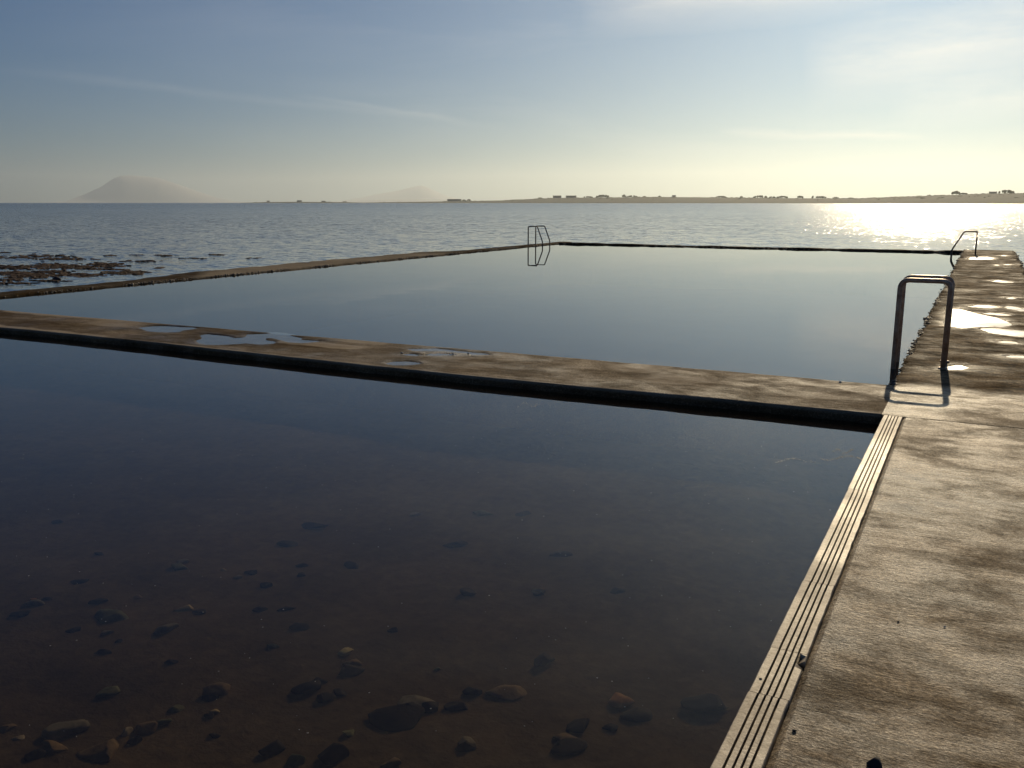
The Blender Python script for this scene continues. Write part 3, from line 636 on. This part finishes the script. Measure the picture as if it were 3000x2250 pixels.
# (pixel x, pixel y, width px, height/width, colour, tilt, label)
ST = [
 (62, 1800, 72, .35, 'dark', .0, 'long dark stone under a paler slab near the left edge'),
 (95, 1772, 62, .35, 'grey', .1, 'grey slab lying over the long dark stone near the left edge'),
 (97, 1757, 22, .4, 'orange', 0, 'little orange chip on the grey slab near the left edge'),
 (140, 1756, 36, .3, 'dark', .4, 'dark sliver right of the orange chip'),
 (288, 1765, 50, .45, 'dark', .2, 'dark rounded cobble right of the orange chip group'),
 (405, 1750, 30, .4, 'brown', .3, 'small brown stone with a pinkish end between two cobble groups'),
 (325, 1812, 125, .16, 'green', 0, 'very long thin slab lying flat in the left half'),
 (215, 1847, 50, .25, 'dark', .2, 'thin dark stone left below the very long slab'),
 (315, 1855, 42, .5, 'grey', .1, 'grey topped stone below the very long thin slab'),
 (350, 1880, 26, .5, 'dark', .5, 'small dark stone touching the grey topped one'),
 (302, 1912, 66, .28, 'dark', .0, 'dark flat stone under the small pair in the left half'),
 (490, 1845, 78, .5, 'grey', .5, 'large tilted grey stone with a light top and dark front'),
 (545, 1785, 62, .3, 'pale', .1, 'pinkish pale topped stone just beyond the tilted grey one'),
 (580, 1793, 44, .3, 'dark', .0, 'dark stone leaning on the pinkish topped stone'),
 (500, 1942, 40, .45, 'dark', .3, 'lone dark bluish cobble below the tilted grey stone'),
 (525, 1665, 62, .35, 'green', 0, 'stack like flat greenish slab among the far middle stones'),
 (530, 1648, 44, .35, 'grey', 0, 'grey slab behind the stack like greenish one'),
 (655, 1671, 20, .4, 'pale', 0, 'tiny pale chip right of the greenish slabs'),
 (735, 1680, 50, .35, 'dark', .1, 'dark flat stone right of the tiny pale chip'),
 (700, 1692, 40, .3, 'grey', .3, 'greyish wedge in front of the dark flat stone'),
 (775, 1718, 46, .6, 'dark', 0, 'round dark cobble below the far pair'),
 (885, 1658, 38, .4, 'dark', 0, 'small far dark stone, upper one of a pair'),
 (880, 1686, 32, .45, 'dark', 0, 'small far dark stone, lower one of a pair'),
 (765, 1789, 44, .5, 'dark', .1, 'left one of two dark cobbles lying side by side'),
 (838, 1786, 52, .35, 'dark', .3, 'right one of two dark cobbles lying side by side'),
 (880, 1840, 82, .18, 'dark', .3, 'slender dark stick like stone under the side by side cobbles'),
 (795, 1895, 40, .5, 'green', .1, 'green grey stone with mossy top left of the yellow disc'),
 (1010, 1911, 52, .42, 'pale', 0, 'bright yellowish flat oval stone in the middle'),
 (1030, 1948, 84, .3, 'brown', .1, 'brown slab between the yellowish disc and a dark boulder'),
 (1022, 1968, 88, .45, 'dark', .1, 'dark boulder under the yellowish disc'),
 (935, 1998, 46, .45, 'dark', .1, 'dark knob on top of the double boulder'),
 (905, 2020, 90, .6, 'dark', .4, 'left half of the dark double boulder'),
 (950, 2045, 72, .5, 'dark', .3, 'front half of the dark double boulder'),
 (995, 2032, 50, .4, 'dark', .0, 'dark outlier right of the double boulder'),
 (1155, 1848, 38, .5, 'dark', .1, 'dark cobble alone in the middle'),
 (1283, 1962, 26, .6, 'green', .0, 'little greenish pebble alone in the middle'),
 (1372, 1742, 54, .6, 'dark', .2, 'round dark mossy stone far right of the middle'),
 (1578, 1732, 44, .4, 'pale', .2, 'light topped angular stone right of the round mossy one'),
 (1576, 1742, 38, .5, 'dark', .2, 'dark foot stone beneath the light topped angular one'),
 (1808, 1732, 54, .35, 'dark', .0, 'dark flat stone closest to the coping at mid distance'),
 (1595, 1942, 74, .6, 'dark', .3, 'big round dark boulder halfway to the coping'),
 (1215, 2060, 135, .32, 'grey', .0, 'long ridge backed grey slab in the middle foreground'),
 (1165, 2105, 160, .42, 'dark', -.1, 'biggest dark boulder in the middle foreground'),
 (1262, 2078, 84, .5, 'dark', -.2, 'dark block between the ridge slab and biggest boulder'),
 (1345, 2075, 90, .3, 'dark', -.2, 'dark flat stone right of the ridge backed slab'),
 (1390, 2030, 72, .4, 'dark', .1, 'dark cobble left of the reddish slab'),
 (1490, 2032, 125, .25, 'brown', -.4, 'long reddish slab slanting down to the right'),
 (1020, 2150, 46, .4, 'green', .0, 'greenish stone left below the biggest boulder'),
 (1365, 2175, 64, .3, 'grey', .0, 'light capped grey stone at the bottom middle'),
 (1362, 2192, 62, .5, 'dark', .0, 'dark base under the light capped grey stone'),
 (1822, 2062, 84, .5, 'orange', .1, 'bright orange slab in the right half'),
 (1860, 2100, 105, .4, 'dark', .2, 'dark rock under the orange slab'),
 (1790, 2135, 50, .5, 'dark', .1, 'small dark rock left below the orange slab'),
 (1650, 2165, 80, .35, 'brown', .1, 'brown topped stone left of the small dark rocks'),
 (1700, 2128, 100, .4, 'dark', .4, 'dark rock behind the brown topped stone'),
 (1660, 2190, 110, .35, 'dark', .1, 'dark base in front of the brown topped stone'),
 (2075, 2070, 150, .4, 'dark', -.3, 'big dark boulder right beside the coping strip'),
 (320, 2030, 80, .35, 'green', .1, 'greenish flat stone over a dark hollow in the left foreground'),
 (645, 2025, 100, .5, 'brown', .15, 'broad reddish brown slab in the left foreground'),
 (612, 2045, 50, .5, 'dark', .1, 'dark wedge under the reddish brown slab'),
 (515, 2078, 48, .4, 'green', .2, 'green grey cobble below the reddish brown slab'),
 (480, 2118, 52, .45, 'green', .6, 'leaning green slab below the green grey cobble'),
 (628, 2086, 32, .5, 'pale', .2, 'small ochre stone right of the green cobbles'),
 (615, 2098, 42, .45, 'dark', .0, 'dark pebble beneath the small ochre stone'),
 (630, 2158, 34, .5, 'dark', .0, 'lone small dark pebble under the ochre stone'),
 (185, 2142, 145, .38, 'grey', .1, 'large grey boulder above the smooth ochre one'),
 (155, 2195, 90, .4, 'brown', -.2, 'smooth ochre oval boulder in the left corner'),
 (300, 2205, 150, .3, 'brown', .7, 'large flat ochre slab in the left corner'),
 (370, 2150, 40, .9, 'white', .6, 'whitish upright stone at the tip of the ochre slab'),
 (430, 2135, 84, .45, 'brown', .1, 'brown boulder behind the whitish upright stone'),
 (395, 2175, 40, .8, 'dark', .2, 'dark chunk right of the whitish upright stone'),
 (105, 2215, 60, .6, 'dark', 0, 'dark corner rock below the smooth ochre boulder'),
 (55, 2163, 36, .4, 'white', .0, 'small whitish stone by the left edge'),
 (20, 2135, 55, .35, 'brown', .0, 'brown stone cut by the left edge'),
 (800, 2200, 70, .7, 'dark', .4, 'dark block leaning towards the pale pebble at the bottom'),
 (812, 2188, 34, .4, 'white', .1, 'whitish cap on the leaning dark block'),
 (770, 2210, 24, .6, 'pale', .1, 'pale pebble left of the leaning dark block'),
 (870, 2232, 62, .6, 'green', .1, 'dull green stone at the bottom edge'),
 (970, 2225, 100, .7, 'dark', .1, 'dark boulder cut by the bottom edge'),
 (170, 1530, 44, .3, 'dark', 0, 'faint distant dark stone furthest left'),
 (290, 1625, 34, .35, 'dark', 0, 'faint dark stone between two distant ones'),
 (925, 1545, 90, .25, 'dark', 0, 'long faint dark slab in the far middle'),
 (835, 1597, 70, .3, 'dark', 0, 'faint dark slab left of the far long one'),
 (1035, 1660, 56, .35, 'dark', 0, 'faint dark cobble right of the far pair'),
 (1335, 1598, 74, .2, 'dark', 0, 'thin far dark slab in the centre'),
 (1220, 1508, 40, .3, 'grey', 0, 'faint grey stone furthest out in the centre'),
 (1410, 1505, 78, .2, 'green', 0, 'faint greenish slab furthest out right of centre'),
 (1535, 1507, 52, .3, 'dark', 0, 'faint bluish dark stone next to the furthest greenish slab'),
 (1640, 1625, 70, .2, 'dark', 0, 'thin far dark slab right of centre'),
 (232, 1705, 60, .25, 'dark', .4, 'slanting dark sliver above the cobble groups'),
 (1145, 2240, 60, .4, 'brown', 0, 'brown stone cut by the bottom edge in the middle'),
]
for i, (px, py, wd, ar, col, rot, lab) in enumerate(ST):
    c = on_floor(px, py); dpt = float((c-np.array([0, 0, H]))@Fv); mpp = dpt/FPX; rx = wd*mpp*.56
    ry = rx*random.uniform(.6, .85); rz = rx*min(.8, max(.25, ar))*.95
    if col != 'dark': rz = min(rz, .07)
    zz = 0
    stone((c[0], c[1], c[2]+zz), rx, ry, rz, col, lab + ', underwater', rot+YAW, i+1, angular=.62)
# loose stones on the concrete
def on_deck(px, py, r, col, lab, name='stone', k=.7, z=0, seed=1):
    q = gp(px, py, .01); stone((q[0], q[1], z), r, r*.8, r*k, col, lab, YAW, seed, name=name, group='loose stones on the concrete', sub=2)
on_deck(2564, 2236, .026, 'dark', 'black lump at the bottom edge of the brown deck', k=1.05, seed=64)
on_deck(2328, 2133, .008, 'dark', 'tiny black pebble on the deck beside the coping strip', name='pebble', seed=62)
on_deck(2228, 1984, .006, 'dark', 'dark crumb on the widest rib of the coping strip', name='pebble', z=.004, seed=63)
on_deck(2462, 1117, .016, 'white', 'white pebble on the back edge of the dividing wall', name='pebble', seed=64)
on_deck(1178, 1032, .018, 'white', 'white chip at the rim of the round hollow on the dividing wall', name='pebble', seed=65)
on_deck(1240, 1034, .014, 'pale', 'pale chip between the round hollow and slot puddle', name='pebble', seed=66)
on_deck(1327, 1038, .013, 'white', 'white chip at the right end of the slot puddle', name='pebble', seed=67)
on_deck(1372, 1034, .02, 'grey', 'grey chip left of the rearmost puddle on the dividing wall', name='pebble', seed=68)
on_deck(2632, 1815, .006, 'dark', 'small dark grain out on the open deck', name='pebble', seed=69)
on_deck(2768, 1829, .006, 'white', 'small white shell fragment out on the open deck', name='shell', seed=70)

# ------------------------------------------------------------------ seaweed beyond the left wall
vs, fs = [], []
r2 = random.Random(3)
def tuft(x, y, L, Wd, hgt, ang):
    """a ragged low mat of wrack fronds breaking the surface"""
    n = 10; o = len(vs); ca, sa = math.cos(ang), math.sin(ang)
    vs.append((x, y, SEA+hgt))
    for i in range(n):
        a = 2*math.pi*i/n; k = r2.uniform(.45, 1.15); u, v = math.cos(a)*L*k, math.sin(a)*Wd*k
        vs.append((x+u*ca-v*sa, y+u*sa+v*ca, SEA-.012))
        vs.append((x+(u*ca-v*sa)*.55, y+(u*sa+v*ca)*.55, SEA+hgt*r2.uniform(.5, 1.3)))
    for i in range(n):
        j = (i+1) % n; a0, b0, a1, b1 = o+1+2*i, o+2+2*i, o+1+2*j, o+2+2*j
        fs.append((a0, a1, b1, b0)); fs.append((b0, b1, o))
PATCH = [(40, 755, 60, 3, 26), (130, 750, 70, 4, 34), (170, 758, 50, 3, 26), (200, 760, 60, 3, 16), (60, 783, 90, 6, 80), (165, 779, 60, 7, 90), (225, 783, 50, 4, 40), (310, 777, 50, 6, 60), (300, 773, 40, 3, 24),
         (270, 788, 30, 2, 12), (310, 789, 20, 2, 8), (30, 800, 60, 5, 60), (90, 808, 70, 7, 90), (165, 796, 35, 4, 36), (230, 806, 60, 4, 50), (360, 800, 50, 5, 60), (390, 797, 22, 3, 30), (30, 820, 30, 3, 16), (30, 830, 40, 3, 20), (130, 823, 60, 2, 18),
         (420, 765, 50, 2, 14), (485, 749, 16, 2, 12), (395, 747, 16, 1, 5), (465, 785, 8, 1, 4), (640, 746, 20, 1, 6), (745, 756, 12, 1, 5), (280, 760, 14, 1, 5), (320, 749, 12, 1, 5), (0, 740, 18, 2, 8), (350, 790, 30, 2, 10), (560, 757, 40, 1, 6)]
for cx_, cy_, rx, ry, n in PATCH:
    for _ in range(int(n*1.7)):
        q = gp(cx_+r2.gauss(0, rx*.6), cy_+r2.gauss(0, ry*.5), SEA)
        if q[0] > XL0-.12: continue
        L = r2.uniform(.05, .26); tuft(q[0], q[1], L, L*r2.uniform(.3, .8), r2.uniform(.006, .024), r2.uniform(0, 3.1))
for _ in range(170):   # a fringe along the foot of the wall
    y = r2.uniform(9, 22); L = r2.uniform(.08, .3); tuft(XL0-.12-abs(r2.gauss(0, .3)), y, L, L*.6, r2.uniform(.02, .06), r2.uniform(0, 3))
tag(mesh_obj('seaweed', vs, fs, M['weed'], smooth=False), 'brown wrack breaking the surface beyond the left wall', 'seaweed', kind='stuff')
q = gp(169, 820, SEA)
stone((q[0], q[1], SEA-.04), .15, .12, .11, 'dark', 'dark rock poking out of the sea among the seaweed', 0, 90, name='rock', group=None, cat='rock')

# ------------------------------------------------------------------ far land
def interp(pts, x): return np.interp(x, [p[0] for p in pts], [p[1] for p in pts])
RIDGE = [(640, 596), (700, 594.3), (780, 591.8), (860, 591.2), (1000, 592), (1060, 593.6), (1130, 592.4), (1300, 590), (1400, 588.5), (1470, 587), (1570, 582), (1620, 580), (1700, 579), (1780, 578.5), (1860, 577.5), (1940, 577), (2060, 578), (2250, 580), (2400, 581), (2500, 581.5), (2600, 578), (2700, 574), (2800, 570.5), (2900, 567), (3000, 566), (3300, 560), (3800, 556), (4300, 565)]
def hd(px):    # horizontal unit direction of a pixel column at the horizon
    d = ray(px, HOR); v = np.array([d[0], d[1]]); return v/np.linalg.norm(v)
def shore_dist(px): return float(interp([(600, 6500), (1200, 5000), (1800, 3800), (2400, 3200), (3000, 2500), (4300, 2200)], px))
def elev(px, py):      # tan of the elevation of a pixel
    d = ray(px, py); return d[2]/math.hypot(d[0], d[1])
RIB = 620.0
def ridge_z(px, py): return H+elev(px, py)*(shore_dist(px)+RIB)
cols = np.arange(640, 4300, 6.0); rows = [(0, -.03), (.02, .04), (.10, .16), (.25, .36), (.5, .66), (.75, .9), (1.0, 1.0), (1.4, .92), (2.0, .5), (2.6, -.03)]
vs, fs = [], []
for i, px in enumerate(cols):
    d = hd(px); D = shore_dist(px); zr = max(.3, ridge_z(px, float(interp(RIDGE, px)))-SEA)
    for t, k in rows:
        r_ = D+RIB*t + (60*float(fbm(np.array(px*.02), np.array(t*3), 101)) if t < 1 else 0)
        k2 = k*(1+.10*float(fbm(np.array(px*.03), np.array(t*5.), 103))) if 0 < t < 1 else k
        vs.append((d[0]*r_, d[1]*r_, SEA+zr*k2 - (.6 if k < 0 else 0)))
nr = len(rows)
for i in range(len(cols)-1):
    for j in range(nr-1): fs.append((i*nr+j, (i+1)*nr+j, (i+1)*nr+j+1, i*nr+j+1))
tag(mesh_obj('far_shore', vs, fs, M['shore']), 'low green headland across the bay', kind='structure')
def crown_mesh(bm, w_, h_, z0, rnd, n=10, domed=1.0):
    for i in range(n):
        u = rnd.uniform(-1, 1); cx_ = u*w_*.40; top_ = h_*(1-.45*u*u*domed)
        for zc in (top_*.45, top_*.74):
            res = bmesh.ops.create_icosphere(bm, subdivisions=2, radius=1); s_ = rnd.random()*40; rad = h_*rnd.uniform(.16, .27)
            cc = Vector((cx_+rnd.uniform(-1, 1)*rad*.5, rnd.uniform(-1, 1)*rad, z0+zc))
            for v in res['verts']:
                k = 1+.7*mnoise.noise(v.co*2.3+Vector((s_, 0, s_))); v.co = cc+Vector((v.co.x*rad*k, v.co.y*rad*k, v.co.z*rad*k*.9))
rt = random.Random(11)
def far_tree(px, wpx, hpx, label):
    D = shore_dist(px)+RIB-15; d = hd(px); zb = ridge_z(px, float(interp(RIDGE, px)))-1.2; m_ = D/FPX/ (abs(float(np.dot(hd(px), hd(CX)))) )
    w_, h_ = wpx*m_*1.0, hpx*m_+1.5
    t = tag(empty('tree', (d[0]*D, d[1]*D, zb), math.atan2(d[1], d[0])-math.pi/2), label, 'tree', 'trees along the far headland')
    bm = bmesh.new(); crown_mesh(bm, w_, h_, 0, rt, n=max(4, int(w_/h_*5))); from_bm('crown', bm, M['leaf'], t)
    bm = bmesh.new(); tube(bm, [(0, 0, -1), (.1, 0, h_*.35), (.3, 0, h_*.6)], [h_*.06, h_*.045, h_*.02], 8); from_bm('trunk', bm, M['bark'], t)
def far_house(px, wpx, hpx, label, chim=True):
    D = shore_dist(px)+RIB-25; d = hd(px); zb = ridge_z(px, float(interp(RIDGE, px)))-1.5; m_ = D/FPX
    L = wpx*m_; h_ = hpx*m_+1.5; dp = 8
    t = tag(empty('house', (d[0]*D, d[1]*D, zb), math.atan2(d[1], d[0])-math.pi/2+rt.uniform(-.15, .15)), label, 'house', 'houses along the far headland')
    e = h_*.55
    bm = bmesh.new(); bmesh.ops.create_cube(bm, size=1)
    for v in bm.verts: v.co = Vector((v.co.x*L, v.co.y*dp, (v.co.z+.5)*e))
    from_bm('wall', bm, M['render'], t, smooth=False)
    roof = mesh_obj('roof', [(-L/2-.3, -dp/2-.4, e-.1), (L/2+.3, -dp/2-.4, e-.1), (L/2+.3, dp/2+.4, e-.1), (-L/2-.3, dp/2+.4, e-.1), (-L/2-.3, 0, h_), (L/2+.3, 0, h_)],
                    [(0, 1, 5, 4), (2, 3, 4, 5), (0, 4, 3), (1, 2, 5), (0, 3, 2, 1)], M['slate'], t, smooth=False)
    for sx in ((-1, 1) if L > 14 else (1,)):
        bm = bmesh.new(); bmesh.ops.create_cube(bm, size=1)
        for v in bm.verts: v.co = Vector((v.co.x*1.0+sx*(L/2-.9), v.co.y*.8, v.co.z*2.0+h_+.2))
        from_bm('chimney', bm, M['render'], roof, smooth=False)
    for k in range(max(2, int(L/5))):
        x_ = -L/2+L*(k+.5)/max(2, int(L/5))
        mesh_obj('window', [(x_-.6, -dp/2-.05, e*.35), (x_+.6, -dp/2-.05, e*.35), (x_+.6, -dp/2-.05, e*.75), (x_-.6, -dp/2-.05, e*.75)], [(0, 1, 2, 3)], M['slate'], t, smooth=False)
for a in [(786, 8, 3.5, 'lone little house furthest left on the far headland'), (877, 13, 4, 'second little house from the left on the far headland'), (948, 11, 3, 'faint low house on the left arm of the headland'),
          (1331, 40, 6, 'long low building at the left foot of the headland'), (1632, 24, 6.5, 'left one of two long houses near the middle of the headland'), (1673, 30, 6, 'right one of two long houses near the middle of the headland'),
          (1974, 10, 5, 'small peaked house alone on the flat crest'), (2906, 18, 4.5, 'low house on the high right end of the headland')]:
    far_house(*a)
for a in [(1359, 12, 5, 'round tree just right of the long low building'), (1374, 12, 5.5, 'second round tree right of the long low building'), (1582, 16, 3, 'low bush where the crest begins'), (1722, 34, 4, 'bushy row right of the two long houses'),
          (1766, 44, 8, 'broad wooded dome, the tallest clump in mid headland'), (1828, 12, 8, 'upright round tree right of the wooded dome'), (1852, 34, 5, 'low thicket behind the upright round tree'), (1888, 10, 3, 'tiny bush right of the low thicket'),
          (1932, 9, 3.5, 'single bush left of the peaked house'), (2112, 32, 4.5, 'double humped clump right of the peaked house'), (2171, 8, 4.5, 'single pointed bush between two clumps'), (2227, 42, 7, 'large smooth clump above the first glitter'),
          (2262, 20, 4.5, 'spiky little trees in the gap'), (2291, 34, 6, 'sloping clump right of the spiky little trees'), (2343, 20, 6.5, 'square shaped clump standing apart'), (2381, 6, 7, 'thin lone tree standing left of a thick clump'), (2402, 36, 6, 'thick clump right of the thin lone tree'),
          (2448, 18, 4, 'low hedge at the dip of the headland'), (2492, 16, 2.5, 'last low bush before the shore rises right'), (2720, 9, 2.5, 'small bush halfway up the right rise'), (2799, 24, 9, 'high dome shaped tree on the right rise'), (2820, 24, 4, 'hedge attached to the high dome shaped tree'),
          (2944, 36, 8, 'largest clump at the right end of the headland'), (2963, 9, 5, 'small tree touching the largest right clump'), (1010, 14, 2.5, 'faint bush on the left arm of the headland')]:
    far_tree(*a)
bm = bmesh.new(); rg = random.Random(23)      # hedges and scrub all along the crest
for i in range(620):
    px = rg.uniform(1300, 3100) if i > 60 else rg.uniform(700, 1300); den = float(fbm(np.array(px*.022), np.array(1.), 301))
    if den < -.08 and i % 3: continue
    D = shore_dist(px)+RIB-rg.uniform(0, 60) if i % 3 else shore_dist(px)+RIB*rg.uniform(.35, .9); d = hd(px)
    f_ = float(interp([(a, b) for a, b in rows], (D-shore_dist(px))/RIB)); z = SEA+max(.3, ridge_z(px, float(interp(RIDGE, px)))-SEA)*f_
    rad = rg.uniform(.8, 2.2)*(1+max(0, den)*2); res = bmesh.ops.create_icosphere(bm, subdivisions=1, radius=1); s_ = rg.random()*40; wx = rg.uniform(1, 4)
    for v in res['verts']:
        k = 1+.5*mnoise.noise(v.co*2+Vector((s_, 0, s_))); q = Vector((v.co.x*rad*wx*k, v.co.y*rad*k, v.co.z*rad*.8*k))
        v.co = Vector((d[0]*D+q.x*d[1]+q.y*d[0], d[1]*D-q.x*d[0]+q.y*d[1], z+q.z))
tag(from_bm('hedges', bm, M['leaf']), 'low scrub and hedges along the far headland', 'hedges', kind='stuff')
def mountain(name, prof, D, label, depth):
    base = HOR+2; xs = np.arange(prof[0][0], prof[-1][0]+1, 6.0); ts = np.linspace(-1, 1, 25); vs, fs = [], []
    for px in xs:
        d = hd(px); z = max(0, H+elev(px, float(interp(prof, px)))*D-SEA)
        for t in ts:
            k = (1-t*t)**1.2 if abs(t) < 1 else 0
            zz = z*k*(1+.22*float(fbm(np.array(px*.03), np.array(t*3.), 105))*(1-k)) 
            vs.append((d[0]*(D+depth*t), d[1]*(D+depth*t), SEA-.5+zz))
    n = len(ts)
    for i in range(len(xs)-1):
        for j in range(n-1): fs.append((i*n+j, (i+1)*n+j, (i+1)*n+j+1, i*n+j+1))
    tag(mesh_obj(name, vs, fs, M['mountain']), label, kind='structure')
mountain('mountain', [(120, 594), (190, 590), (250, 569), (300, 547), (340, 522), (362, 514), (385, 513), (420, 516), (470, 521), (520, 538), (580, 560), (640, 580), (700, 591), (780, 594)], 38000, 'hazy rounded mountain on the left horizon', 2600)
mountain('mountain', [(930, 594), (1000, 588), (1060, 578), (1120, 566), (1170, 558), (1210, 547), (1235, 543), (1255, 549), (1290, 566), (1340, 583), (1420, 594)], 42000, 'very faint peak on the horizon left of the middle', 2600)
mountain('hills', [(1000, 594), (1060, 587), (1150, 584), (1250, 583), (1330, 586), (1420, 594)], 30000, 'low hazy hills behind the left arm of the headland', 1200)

# ------------------------------------------------------------------ haze
HAZE_DENSITY = 3.5e-5
bm = bmesh.new(); bmesh.ops.create_cube(bm, size=1)
for v in bm.verts: v.co = Vector((v.co.x*90000, v.co.y*90000, -3.0 if v.co.z < 0 else 1450))
hz = Mat('haze'); pv = hz.n.new('ShaderNodeVolumePrincipled'); pv.inputs['Density'].default_value = HAZE_DENSITY
pv.inputs['Color'].default_value = (.84, .925, .95, 1); pv.inputs['Anisotropy'].default_value = .62
hz.l.new(pv.outputs[0], hz.out.inputs['Volume'])
tag(from_bm('haze', bm, hz.m, smooth=False), 'pale sea haze', 'haze', kind='stuff')
